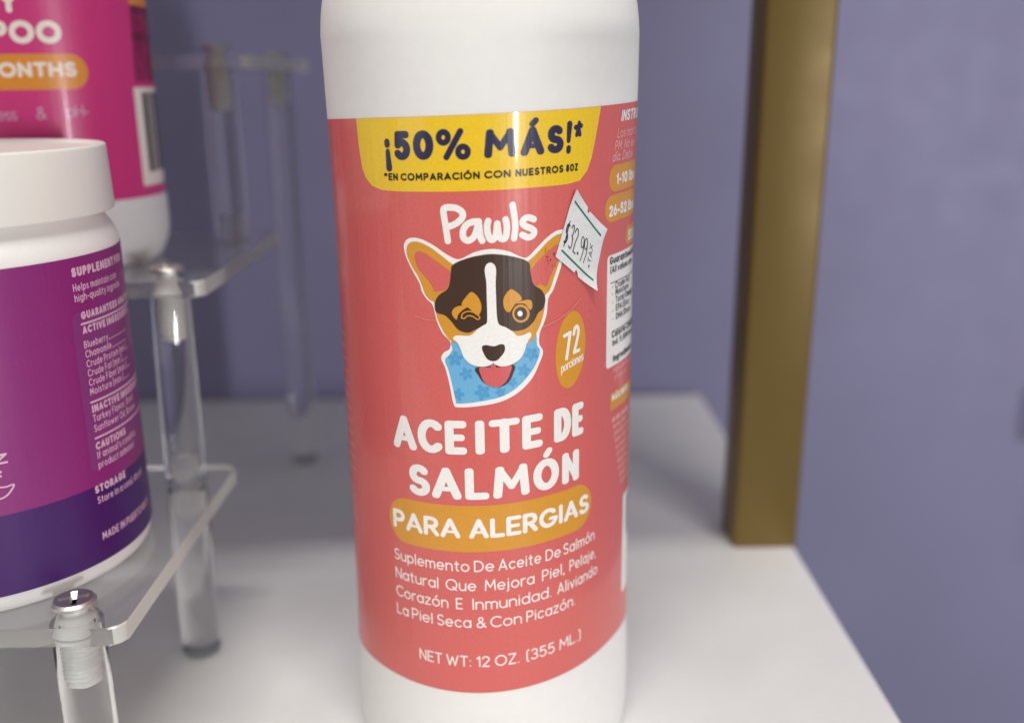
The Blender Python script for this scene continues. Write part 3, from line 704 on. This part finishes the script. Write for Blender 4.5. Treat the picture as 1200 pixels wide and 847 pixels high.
orange = [(137, 112), (150, 90), (185, 86), (235, 108), (285, 145), (330, 180), (350, 182), (400, 155), (490, 140), (580, 148), (640, 170), (662, 166), (700, 130), (745, 82), (785, 54), (815, 57), (818, 108), (792, 172), (770, 235), (752, 290), (731, 318), (728, 372), (714, 430), (692, 480), (668, 516), (600, 505), (400, 505), (345, 520), (318, 505), (292, 468), (270, 420), (258, 372), (254, 346), (235, 335), (216, 312), (205, 282), (186, 236), (158, 190), (139, 145)]
earL = [(170, 150), (182, 128), (210, 132), (255, 162), (300, 195), (326, 218), (322, 258), (302, 292), (276, 298), (256, 300), (241, 270), (215, 236), (185, 200)]
earR = [(800, 100), (770, 104), (722, 148), (690, 180), (668, 214), (668, 250), (685, 275), (710, 268), (735, 275), (755, 232), (778, 180), (805, 135)]
mask = [(336, 184), (400, 156), (490, 139), (580, 147), (657, 172), (668, 220), (680, 268), (716, 295), (731, 332), (722, 372), (700, 392), (680, 430), (645, 460), (600, 469), (560, 458), (500, 445), (440, 460), (400, 477), (358, 464), (328, 428), (300, 402), (263, 388), (258, 348), (275, 316), (310, 290), (322, 258), (326, 218)]
muzzle = [(495, 175), (512, 184), (520, 206), (518, 260), (520, 330), (523, 400), (532, 440), (562, 454), (590, 472), (612, 490), (640, 485), (662, 475), (671, 490), (652, 520), (640, 560), (620, 592), (582, 615), (540, 622), (507, 612), (470, 623), (420, 616), (385, 587), (370, 552), (356, 522), (336, 502), (352, 488), (400, 490), (422, 480), (440, 462), (464, 446), (480, 434), (482, 400), (480, 330), (478, 260), (471, 210), (478, 184)]
bandana = [(326, 520), (352, 512), (420, 560), (500, 590), (600, 560), (668, 510), (692, 482), (696, 530), (709, 556), (692, 610), (657, 665), (602, 720), (540, 754), (450, 774), (356, 783), (346, 766), (331, 700), (316, 640), (301, 595), (320, 572), (332, 548)]
layers = [(shp(outline), W_), (shp(bandana), U_)]
fl = []
for fx, fy, sc in ((345, 590, 34), (392, 655, 30), (355, 745, 30), (462, 735, 36), (540, 735, 24), (672, 570, 32), (640, 640, 30), (590, 690, 22)):
    for k in range(5):
        a = R(72 * k + fx); fl.append(oval(fx + sc * .55 * math.cos(a), fy + sc * .55 * math.sin(a), sc * .46, sc * .30, 72 * k + fx, 12))
qb = pts_px(SB, z2(bandana)); ff = Field((qb[:, 0].min() - 1, qb[:, 1].min() - 1, qb[:, 0].max() + 1, qb[:, 1].max() + 1), .05)
for P in fl: ff.poly(pts_px(SB, z2(P)))
fb = Field((qb[:, 0].min() - 1, qb[:, 1].min() - 1, qb[:, 0].max() + 1, qb[:, 1].max() + 1), .05); fb.poly(smooth_closed(qb), -.1)
ff.F = np.maximum(ff.F, fb.F)
layers += [(ff, V_), (shp(orange), O_), (shp(earL), C_), (shp(earR), C_), (shp(mask), N_),
           (shp([(432, 630), (500, 622), (596, 616), (592, 655), (572, 690), (540, 709), (500, 707), (466, 690), (445, 662)]), N_),
           (shp([(449, 628), (490, 626), (530, 626), (584, 617), (579, 655), (560, 690), (530, 711), (500, 708), (470, 690), (455, 660)]), T_),
           (shp(muzzle), W_), (shp([(496, 626), (503, 614), (508, 604), (514, 614), (520, 626), (508, 640)], sm=False), T_),
           (shp([(459, 541), (475, 530), (510, 535), (540, 526), (556, 532), (556, 556), (540, 580), (520, 597), (495, 597), (475, 581)]), N_),
           (shp([(415, 301), (440, 320), (455, 350), (456, 380), (441, 403), (420, 386), (400, 368), (377, 361), (375, 346), (395, 318)]), O_),
           (shp([(580, 290), (605, 300), (625, 320), (628, 335), (605, 350), (590, 370), (575, 389), (558, 378), (550, 350), (555, 320)]), O_),
           (shp([(331, 388), (345, 368), (372, 360), (398, 364), (376, 380), (358, 400), (352, 420), (338, 408)]), O_),
           (stk([[(372, 412), (378, 394), (402, 384), (430, 392), (450, 410), (441, 419), (420, 406), (398, 404), (384, 415), (372, 412)]], .11), O_),
           (shp([(606, 350), (635, 337), (667, 337), (674, 362), (664, 378), (640, 352)]), O_),
           (shp(oval(625, 394, 37, 39)), O_), (shp(oval(624, 394, 27, 29)), N_), (shp(oval(621, 394, 11, 12)), W_)]
build_print('dog_emblem', SB, layers, LM, label)

# --- servings badge
z8 = crop(640, 350, 7.7)
be = [(217 + 133 * math.cos(a) + 16 * math.sin(a), 457 - 348 * math.sin(a) - 40 * math.cos(a)) for a in np.linspace(0, 2 * math.pi, 40, endpoint=False)]
q = pts_px(SB, z8(be)); F0 = Field((q[:, 0].min() - 1, q[:, 1].min() - 1, q[:, 0].max() + 1, q[:, 1].max() + 1), .05); F0.poly(q)
F1 = Field((q[:, 0].min() - 1, q[:, 1].min() - 1, q[:, 0].max() + 1, q[:, 1].max() + 1), .035)
strokes(F1, SB, z8, [(163, 335), (214, 305), (182, 538)], .34, False, 2.6)
strokes(F1, SB, z8, [(246, 318), (258, 262), (278, 250), (288, 290), (278, 360), (250, 480)], .33, True, 2.2)
strokes(F1, SB, z8, [(250, 482), (293, 462)], .33, False, 2.6)
def px_text(F, S, txt, A, Bp, up, r, c=None, slant=0.0):
    """text along the photo-pixel segment A-Bp whose cap height is the photo vector up"""
    w, st = text_strokes(txt, 1.0, .0, .2, .9, slant); A = np.array(A, float); d = (np.array(Bp, float) - A) / w; up = np.array(up, float)
    for pl in st:
        P = np.array([A + d * a + up * b for a, b in pl]); F.line(pts_px(S, c(P) if c else P), r)
px_text(F1, SB, 'porciones', (136, 665), (330, 548), (0, -72), .10, z8)
build_print('servings_badge', SB, [(F0, 0), (F1, 1)], [M['orange'], M['white']], label)

# --- headline
F = Field((-23, 37, 25, 62), .05)
ba = P1(SB, 535, 532.3)[1] ; ha = P1(SB, 562, 493)[1] - P1(SB, 562, 532.7)[1]
HP = dict(p=2.4, sp=.42, q=.84, heavy=True)
def letters(F, S, items, base, H, r, **kw):
    for t, xl, xr, y in items: word(F, S, t, xl, xr, y, base, H, r, **kw)
c3 = lambda x: 400 + x / 3.258
letters(F, SB, [('A', c3(200), c3(287), 508), ('C', c3(293), c3(385), 515), ('E', c3(396), c3(479), 515), ('I', c3(509), c3(549), 513), ('T', c3(562), c3(682), 510), ('E', c3(690), c3(768), 508), ('D', c3(811), c3(876), 498), ('E', c3(880), c3(923), 490)], ba, ha, .84, **HP)
bs = P1(SB, 565, 585)[1]; hs = P1(SB, 556, 548)[1] - P1(SB, 556, 585)[1]
letters(F, SB, [('S', c3(258), c3(338), 560), ('A', c3(346), c3(458), 566), ('L', c3(472), c3(564), 566), ('M', c3(579), c3(718), 562), ('Ó', c3(732), c3(830), 552), ('N', c3(842), c3(906), 540)], bs, hs, .82, **HP)
build_print('headline_lettering', SB, [(F, 0)], [M['white']], label)

# --- orange pill with lettering
l0 = P1(SB, 457.5, 612); l1 = P1(SB, 692.3, 592)
pt_, pb_ = P1(SB, 560, 592.3)[1], P1(SB, 560, 646.5)[1]
F0 = Field((-24, 25, 26, 42), .06); F0.poly(rrect(l0[0], l1[0], pb_, pt_, (pt_ - pb_) * .5, 12))
F1 = Field((-24, 25, 26, 42), .045)
bp = P1(SB, 575, 629.8)[1]; hp = P1(SB, 575, 607)[1] - bp
letters(F1, SB, [('PARA', c3(200), c3(453), 606), ('ALERGIAS', c3(486), c3(943), 600)], bp, hp, .45, p=2.3, sp=.26, q=.88, heavy=True)
build_print('claim_pill', SB, [(F0, 0), (F1, 1)], [M['orange'], M['white']], label)

# --- description paragraph and net weight
F = Field((-23, 2, 26, 31), .035)
c4 = lambda x: 400 + x / 3.3333
rows = [(540, 669.3, 13.2, [('Suplemento', 210, 500, 655), ('De', 518, 597, 662), ('Aceite', 613, 780, 660), ('De', 797, 856, 650), ('Salmón', 866, 987, 638)]),
        (545, 692.0, 13.2, [('Natural', 215, 380, 678), ('Que', 408, 527, 686), ('Mejora', 560, 754, 684), ('Piel,', 783, 872, 672), ('Pelaje,', 890, 992, 660)]),
        (545, 713.6, 13.2, [('Corazón', 218, 418, 700), ('E', 448, 475, 708), ('Inmunidad.', 512, 820, 706), ('Aliviando', 843, 997, 684)]),
        (545, 735.0, 13.0, [('La', 220, 264, 718), ('Piel', 278, 358, 724), ('Seca', 375, 508, 730), ('&', 528, 567, 732), ('Con', 582, 705, 728), ('Picazón.', 722, 912, 716)]),
        (560, 780.6, 12.6, [('NET', 308, 395, 766), ('WT:', 412, 508, 774), ('12', 528, 580, 776), ('OZ.', 600, 695, 776), ('(355', 722, 832, 766), ('ML.)', 850, 932, 752)])]
for ux, uy, hpx, ws in rows:
    b = P1(SB, ux, uy)[1]; H = P1(SB, ux, uy - hpx)[1] - b
    for t, a, e, y in ws: word(F, SB, t, c4(a), c4(e), y, b, H, .135, sp=.26)
build_print('description_lettering', SB, [(F, 0)], [M['white']], label)

# --- side panel on the right of the label
lay = []
c5 = crop(690, 100, 4.457); c6b = crop(690, 290, 4.457); c7 = crop(690, 470, 3.388)
def at(c, x, y): q = c((x, y)); return P1(SB, q[0], q[1])
FW = Field((26, 30, 60, 108), .05); FP = Field((26, 30, 60, 108), .05); FO = Field((26, 30, 60, 108), .05); FK = Field((26, 20, 60, 108), .05); FWB = Field((26, 5, 60, 108), .06)
def side(F, c, x, y, t, H, r, slant=0.0, aspect=.85):
    a = at(c, x, y); put_text(F, t, a[0], None, a[1], H, r, slant=slant, aspect=aspect, sp=.2)
side(FW, c5, 156, 190, 'INSTRUCCIONES', 2.05, .24, .2)
side(FP, c5, 138, 277, 'Los monto', 1.75, .12, .2); side(FP, c5, 126, 342, 'PM. No ex', 1.75, .12, .2); side(FP, c5, 114, 402, 'día. Debe', 1.75, .12, .2)
for x, y0, y1, t, tx, ty in ((100, 432, 556, '1-10 lbs', 138, 520), (80, 592, 718, '26-52 lbs', 102, 690), (188, 742, 836, '53 lbs', 202, 812)):
    a, b = at(c5, x, (y0 + y1) / 2), None
    hh = (y1 - y0) / 4.457 / 5.75 * .5
    FO.poly(rrect(a[0], a[0] + 15, a[1] - hh, a[1] + hh, hh, 8))
    side(FW, c5, tx, ty, t, 2.1, .25, 0, .8)
# white facts box
a = at(c6b, 95, 70); b = at(c6b, 112, 625)
FWB.poly(rrect(min(a[0], b[0]), a[0] + 17, b[1], a[1] + .8, .9, 6))
for x, y, t, H, r in ((107, 92, 'Guaranteed Analysis', 1.45, .16), (110, 138, '(All values are', 1.35, .12), (135, 215, 'Crude Fat', 1.3, .11), (136, 250, 'Moisture', 1.3, .11), (137, 290, 'Total Omega', 1.3, .11), (138, 332, 'EPA (Eico', 1.3, .11), (139, 376, 'DHA (Doco', 1.3, .11), (117, 475, 'Calorie Content', 1.4, .16), (120, 516, 'Ind. 9,000 kcal', 1.3, .13), (124, 598, 'Ingredients:', 1.4, .16)):
    side(FK, c6b, x, y, t, H, r, 0, .72)
for x, y in ((112, 188), (118, 440), (122, 578)):
    q = at(c6b, x, y); FK.line([(q[0] + i, q[1]) for i in range(16)], .07)
for y in (216, 252, 296, 338, 382):
    q = at(c6b, 122, y - 8); FK.line([q], .14)
for x, y, t in ((124, 655, 'Ingredientes sal'), (130, 692, 'y natural')): side(FP, c6b, x, y, t, 1.15, .09, 0, .7)
a = at(c6b, 110, 765); b2 = at(c6b, 112, 855)
FO.poly(rrect(a[0], a[0] + 15, b2[1], a[1], .4, 4)); side(FW, c6b, 118, 805, 'MÁS INFO', 1.4, .18, 0, .7)
for i in range(10):
    q = at(c7, 92 + i * 3.4, 82 + i * 27); scribble(FP, q[0], q[1], 14, 1.2, .12 if i else .17)
a = at(c7, 126, 380); b2 = at(c7, 140, 735)
FWB.poly(rrect(a[0] + 1.3, a[0] + 20, b2[1], a[1], .5, 4))
for k, wd in enumerate((.5, .25, .35, .2, .5, .3, .2, .45)):
    xx = a[0] + 4.2 + k * 1.5; FK.poly([(xx, b2[1] + 1.0), (xx + wd, b2[1] + 1.0), (xx + wd, a[1] - 1), (xx, a[1] - 1)])
build_print('side_panel_print', SB, [(FWB, 0), (FO, 1), (FP, 2), (FW, 0), (FK, 3)], [M['white'], M['orange'], M['palepink'], M['black']], label)

# --- line ends of the left panel, just turning into view
F = Field((-52, 20, -28, 75), .06)
el = SB.px(np.array([408., 412.]), np.array([450., 520.]))
for i in range(12):
    q = P1(SB, 404.0 + i * 1.25 + .9, 392 + i * 14.5); F.line([(q[0] - 6, q[1]), (q[0] - .2 * (i % 3), q[1])], .13)
for i in range(9):
    q = P1(SB, 416.8 + i * .35, 570 + i * 5); F.line([(q[0] - 5, q[1]), (q[0] - .3 * (i % 2), q[1])], .12)
build_print('left_panel_print', SB, [(F, 0)], [M['palepink']], label)

# --- creases in the film, their glint painted as paler strokes
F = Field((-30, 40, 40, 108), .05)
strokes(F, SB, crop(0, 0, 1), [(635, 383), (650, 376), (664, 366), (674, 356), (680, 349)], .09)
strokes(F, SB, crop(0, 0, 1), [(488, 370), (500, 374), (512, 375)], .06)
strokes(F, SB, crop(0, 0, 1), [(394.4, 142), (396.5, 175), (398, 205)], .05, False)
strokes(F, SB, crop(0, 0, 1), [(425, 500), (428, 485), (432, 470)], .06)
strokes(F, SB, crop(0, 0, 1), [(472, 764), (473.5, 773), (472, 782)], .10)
build_print('film_creases', SB, [(F, 0)], [M['glint']], label, base=.00024)

# --- price sticker
z4 = crop(640, 210, 6.05)
sticker = [(190, 68), (235, 125), (283, 195), (284, 212), (281, 236), (290, 240), (299, 228), (410, 352), (385, 470), (352, 640), (322, 785), (216, 690), (213, 662), (206, 643), (198, 648), (192, 662), (60, 548), (95, 420), (140, 260)]
q = pts_px(SB, z4(sticker)); F = Field((q[:, 0].min() - .5, q[:, 1].min() - .5, q[:, 0].max() + .5, q[:, 1].max() + .5), .04); F.poly(q)
_c0, _c1, _c2 = q[10], q[0], q[7]
def peel(v):
    d0 = np.hypot(*(v - _c0).T); d1 = np.hypot(*(v - _c1).T); d2 = np.hypot(*(v - _c2).T)
    return .0011 * np.clip(1 - d0 / 4.5, 0, 1) ** 2 + .0006 * np.clip(1 - d1 / 4.0, 0, 1) ** 2 + .0004 * np.clip(1 - d2 / 4.0, 0, 1) ** 2
st = build_print('price_sticker', SB, [(F, 0)], [M['paper']], bottle, base=.00030, lift=peel)
box = (q[:, 0].min() - .5, q[:, 1].min() - .5, q[:, 0].max() + .5, q[:, 1].max() + .5)
F = Field(box, .03); FK = Field(box, .03)
F.line(pts_px(SB, z4(np.linspace((191, 158), (371, 396), 12))), .16); F.line(pts_px(SB, z4(np.linspace((104, 504), (312, 711), 12))), .16)
S_ = lambda pl, r=.10, sm=True: strokes(FK, SB, z4, pl, r, sm)
S_([(158, 330), (148, 318), (138, 345), (135, 372), (141, 395), (138, 425), (126, 448), (118, 440)], .15); S_([(160, 296), (116, 474)], .09, False)
S_([(172, 345), (184, 325), (190, 345), (182, 385), (172, 400)]); S_([(172, 400), (178, 420), (170, 470), (158, 490), (150, 470)])
S_([(196, 375), (208, 350), (218, 362), (216, 400), (196, 450), (180, 510)]); S_([(180, 510), (196, 526)], .1, False)
S_([(213, 520), (214, 528)], .17, False)
for dx, dy in ((-2, -2), (22, 10)):
    S_([(262 + dx, 430 + dy), (256 + dx, 410 + dy), (246 + dx, 418 + dy), (240 + dx, 455 + dy), (244 + dx, 485 + dy), (254 + dx, 480 + dy), (262 + dx, 430 + dy)], .085)
    S_([(262 + dx, 430 + dy), (254 + dx, 510 + dy), (232 + dx, 580 + dy)], .085)
px_text(FK, SB, '+TAX', (300, 634), (322, 470), (-20, -14), .06, z4)
build_print('printed_price', SB, [(F, 0), (FK, 1)], [M['green'], M['stamp']], st, base=.00034, lift=peel)

# --- scuffs beside the sticker and on the white shoulder
F = Field((8, 70, 30, 95), .04)
for i in range(26):
    x = 637 + random.random() * 22; y = 290 + random.random() * 24
    if x - 637 > (y - 283): continue
    a = P1(SB, x, y); F.line([a, a + np.array([random.uniform(-.25, .25), random.uniform(-.3, .3)])], random.uniform(.03, .07))
build_print('scuffs', SB, [(F, 0)], [M['brown']], label, base=.00026)
F = Field((-40, 105, 40, 130), .05)
for u, v, dx, dy in ((422.5, 23, .1, .5),):
    a = P1(SB, u, v); F.line([a, a + np.array([dx, dy])], .09)
build_print('bottle_scuff', SB, [(F, 0)], [M['scuff']], bottle, base=.00035)

# ================================================================== the purple supplement tub
TX, TY, TR = -.1067, .1882, .0308
tub = empty('supplement_tub', (TX, TY, Z1))
tag(tub, 'round white supplement tub with magenta and purple label and white screw lid', 'tub')
pr = round_prof([(.0005, Z1 - .0001), (.0300, Z1 - .0001), (TR, Z1 + .003), (TR, .1084), (.0282, .1124), (.0282, .1150)], [0, .002, .002, .003, .003, 0])
from_bm('tub_body', lathe_bm(pr, TX, TY, 160), M['plastic'], tub, True, R(40))
lid = bmesh.new(); lp = round_prof([(.0278, .1131), (.0307, .1131), (.0303, .1254), (.0292, .1254), (.0286, .1248), (.0005, .1248)], [0, .0004, .0016, .0005, .0005, 0])
from_bm('lid', lathe_bm(lp, TX, TY, 160, cap0=False), M['lidplastic'], tub, True, R(40))
ST = Surf(TX, TY, lambda t: np.full_like(t, TR), .0482, 0)
tl = label_sheet('label', ST, -94, 94, 0, 58.3, M['magenta'], tub)
F = Field((-45, -.5, 75, 17), .1); F.poly([(-44, 0.02), (74, 0.02), (74, 15.2), (-44, 15.2)])
build_print('purple_band', ST, [(F, 0)], [M['purple']], tl)
t3 = crop(60, 280, 4.236); t4 = crop(60, 440, 4.236)
FT = Field((0, 0, 62, 60), .05); FR = Field((0, 0, 62, 60), .06)
def tubtext(c, x, y, t, hp, r, aspect=.66):
    q = c((x, y)); a = P1(ST, q[0], q[1]); H = P1(ST, q[0], q[1] - hp)[1] - a[1]
    put_text(FT, t, a[0], None, a[1], H, r, aspect=aspect, sp=.16)
for c, x, y, t, hp, r in ((t3, 100, 193, 'SUPPLEMENT FOR', 11.5, .26), (t3, 108, 265, 'Helps maintain com', 9.5, .11), (t3, 116, 316, 'high-quality ingredie', 9.5, .11), (t3, 148, 402, 'GUARANTEED ANALYSIS', 9.5, .20), (t3, 156, 474, 'ACTIVE INGREDIENTS', 9.5, .20),
                          (t3, 163, 545, 'Blueberry__________', 9, .10), (t3, 170, 592, 'Chamomile________', 9, .10), (t3, 176, 640, 'Crude Protein [min.]__', 9, .10), (t3, 182, 686, 'Crude Fat [min.]____', 9, .10), (t3, 188, 732, 'Crude Fiber [max.]___', 9, .10), (t3, 193, 778, 'Moisture [max.]____', 9, .10),
                          (t4, 203, 187, 'INACTIVE INGREDIENTS', 9.5, .20), (t4, 208, 233, 'Turkey Flavor, Dried', 9, .10), (t4, 214, 282, 'Sunflower Oil, Rosem', 9, .10), (t4, 222, 371, 'CAUTIONS', 9.5, .20), (t4, 229, 414, "If animal's conditio", 9, .10), (t4, 235, 462, 'product administ', 9, .10),
                          (t4, 218, 588, 'STORAGE', 9.5, .21), (t4, 231, 638, 'Store in a cool, dry pl', 9, .11), (t4, 256, 815, 'MADE IN PUERTO RICO', 9.5, .13)):
    tubtext(c, x, y, t, hp, r)
for c, x, y in ((t3, 148, 424), (t3, 195, 812), (t4, 217, 312)):
    q = c((x, y)); a = P1(ST, q[0], q[1]); FR.line([(a[0] + i, a[1]) for i in range(26)], .20)
a = P1(ST, *t3((120, 372))); b = P1(ST, *t4((200, 480)))
FV = Field((0, 0, 62, 60), .08); FV.poly(rrect(min(a[0], b[0]), a[0] + 36, max(b[1], 15.6), a[1], 1.2, 6))
build_print('facts_print', ST, [(FV, 0), (FT, 1), (FR, 1)], [M['violetpanel'], M['lilac']], tl, base=.00009)
# weight mark and leaf line at the label's front
F = Field((-45, 5, 40, 40), .06)
zz = crop(0, 480, 6.05)
q = P1(ST, *zz((8, 385))); put_text(F, 'OZ', P1(ST, *zz((60, 385)))[0] - 6.2, P1(ST, *zz((60, 385)))[0], q[1], 1.9, .20)
q2 = P1(ST, *zz((2, 440))); F.line([q2], .24); q2 = P1(ST, *zz((2, 470))); F.line([q2], .24)
strokes(F, ST, zz, [(-60, 560), (-10, 550), (40, 545), (97, 528), (75, 575), (40, 612), (0, 630), (-50, 640)], .16)
build_print('weight_mark', ST, [(F, 0)], [M['lilac']], tl, base=.00012)

# ================================================================== the pink shampoo bottle
KX, KY, KR = -.1105, .2512, .0235
pinkb = empty('shampoo_bottle', (KX, KY, Z2))
tag(pinkb, 'white shampoo bottle with hot pink label standing behind the purple tub', 'bottle')
pr = round_prof([(.0005, Z2 - .0001), (.0212, Z2 - .0001), (.0239, Z2 + .006), (.0239, .1092), (KR, .1100), (KR, .2052), (.0239, .2060), (.0239, .2090), (.0180, .2205), (.0110, .2250), (.0110, .2330)], [0, .002, .004, .0004, .0004, .0004, .0004, .006, .006, .002, 0])
from_bm('bottle_body', lathe_bm(pr, KX, KY, 160), M['plastic'], pinkb, True, R(40))
from_bm('cap', lathe_bm(round_prof([(.011, .2270), (.0134, .2270), (.0132, .2480), (.0005, .2485)], .0012), KX, KY, 80), M['plastic'], pinkb, True, R(40))
SP = Surf(KX, KY, lambda t: np.full_like(t, KR), .1101, 0)
pl_ = label_sheet('label', SP, -73, 73, 0, 94.8, M['pink'], pinkb)
kz = crop(0, 0, 5.648)
def kp(x, y): return P1(SP, *kz((x, y)))
FW = Field((-40, 5, 40, 60), .06); FO = Field((-42, 5, 60, 60), .06); FD = Field((10, 5, 50, 60), .06); FB_ = Field((10, 2, 60, 40), .06); FK = Field((10, 2, 60, 40), .06); FT = Field((-40, 5, 50, 40), .05)
a, b = kp(70, 292), kp(415, 292); ht = kp(320, 138)[1] - kp(320, 292)[1]
per = (b[0] - a[0]) / 2
put_text(FW, 'OO', a[0], b[0], a[1], ht, .62, sp=.35, p=2.2)
put_text(FW, 'SHAMP', a[0] - 4.6 * per, a[0] - .35, a[1], ht, .62, sp=.5, p=2.4)
y0 = kp(100, 85); put_text(FW, 'PUPPY', kp(135, 60)[0] - 4.3 * per, kp(135, 60)[0], y0[1], ht, .62, sp=.4, p=2.4)
e = kp(582, 475); tb, bt = kp(200, 358)[1], kp(200, 596)[1]
FO.poly(rrect(e[0] - 42, e[0], bt, tb, (tb - bt) / 2, 10))
m1 = kp(512, 510); mh = kp(300, 412)[1] - kp(300, 512)[1]
put_text(FW, 'MONTHS', m1[0] - (m1[0] - kp(8, 510)[0]) * 1.26, m1[0], kp(300, 512)[1], mh, .40, sp=.3, p=2.3)
s1 = kp(118, 798); put_text(FT, 'ess', kp(0, 798)[0] - .3, s1[0], s1[1], 2.6, .13)
s1 = kp(245, 792); put_text(FT, '&', s1[0], kp(312, 792)[0], s1[1], 2.7, .14); s1 = kp(445, 778); put_text(FT, 'pH-', s1[0], kp(590, 778)[0], s1[1], 2.6, .14)
o = kp(850, 35); FO.poly(rrect(o[0], o[0] + 16, o[1], o[1] + 6, .8, 5))
for i in range(11):
    q = kp(862 + i * 3.6, 78 + i * 46); 
    scribble(FD, q[0], q[1], 17, 2.0, .26 if i in (0, 4) else .15)
a = kp(880, 580); bx = crop(0, 140, 3.258)((530, 258)); bq = P1(SP, bx[0], bx[1])
FB_.poly(rrect(a[0], a[0] + 22, bq[1], a[1], .4, 4))
for k in range(13):
    xx = a[0] + 3.0 + k * 1.45; wd = (1.25, .8, 1.1, .6, 1.2)[k % 5]
    FK.poly([(xx, bq[1] + 3.2), (xx + wd, bq[1] + 3.2), (xx + wd, a[1] - 1.2), (xx, a[1] - 1.2)])
build_print('label_print', SP, [(FO, 0), (FB_, 1), (FW, 1), (FT, 2), (FD, 3), (FK, 4)], [M['pinkorange'], M['pinkwhite'], M['lilac'], M['pinkdark'], M['black']], pl_)
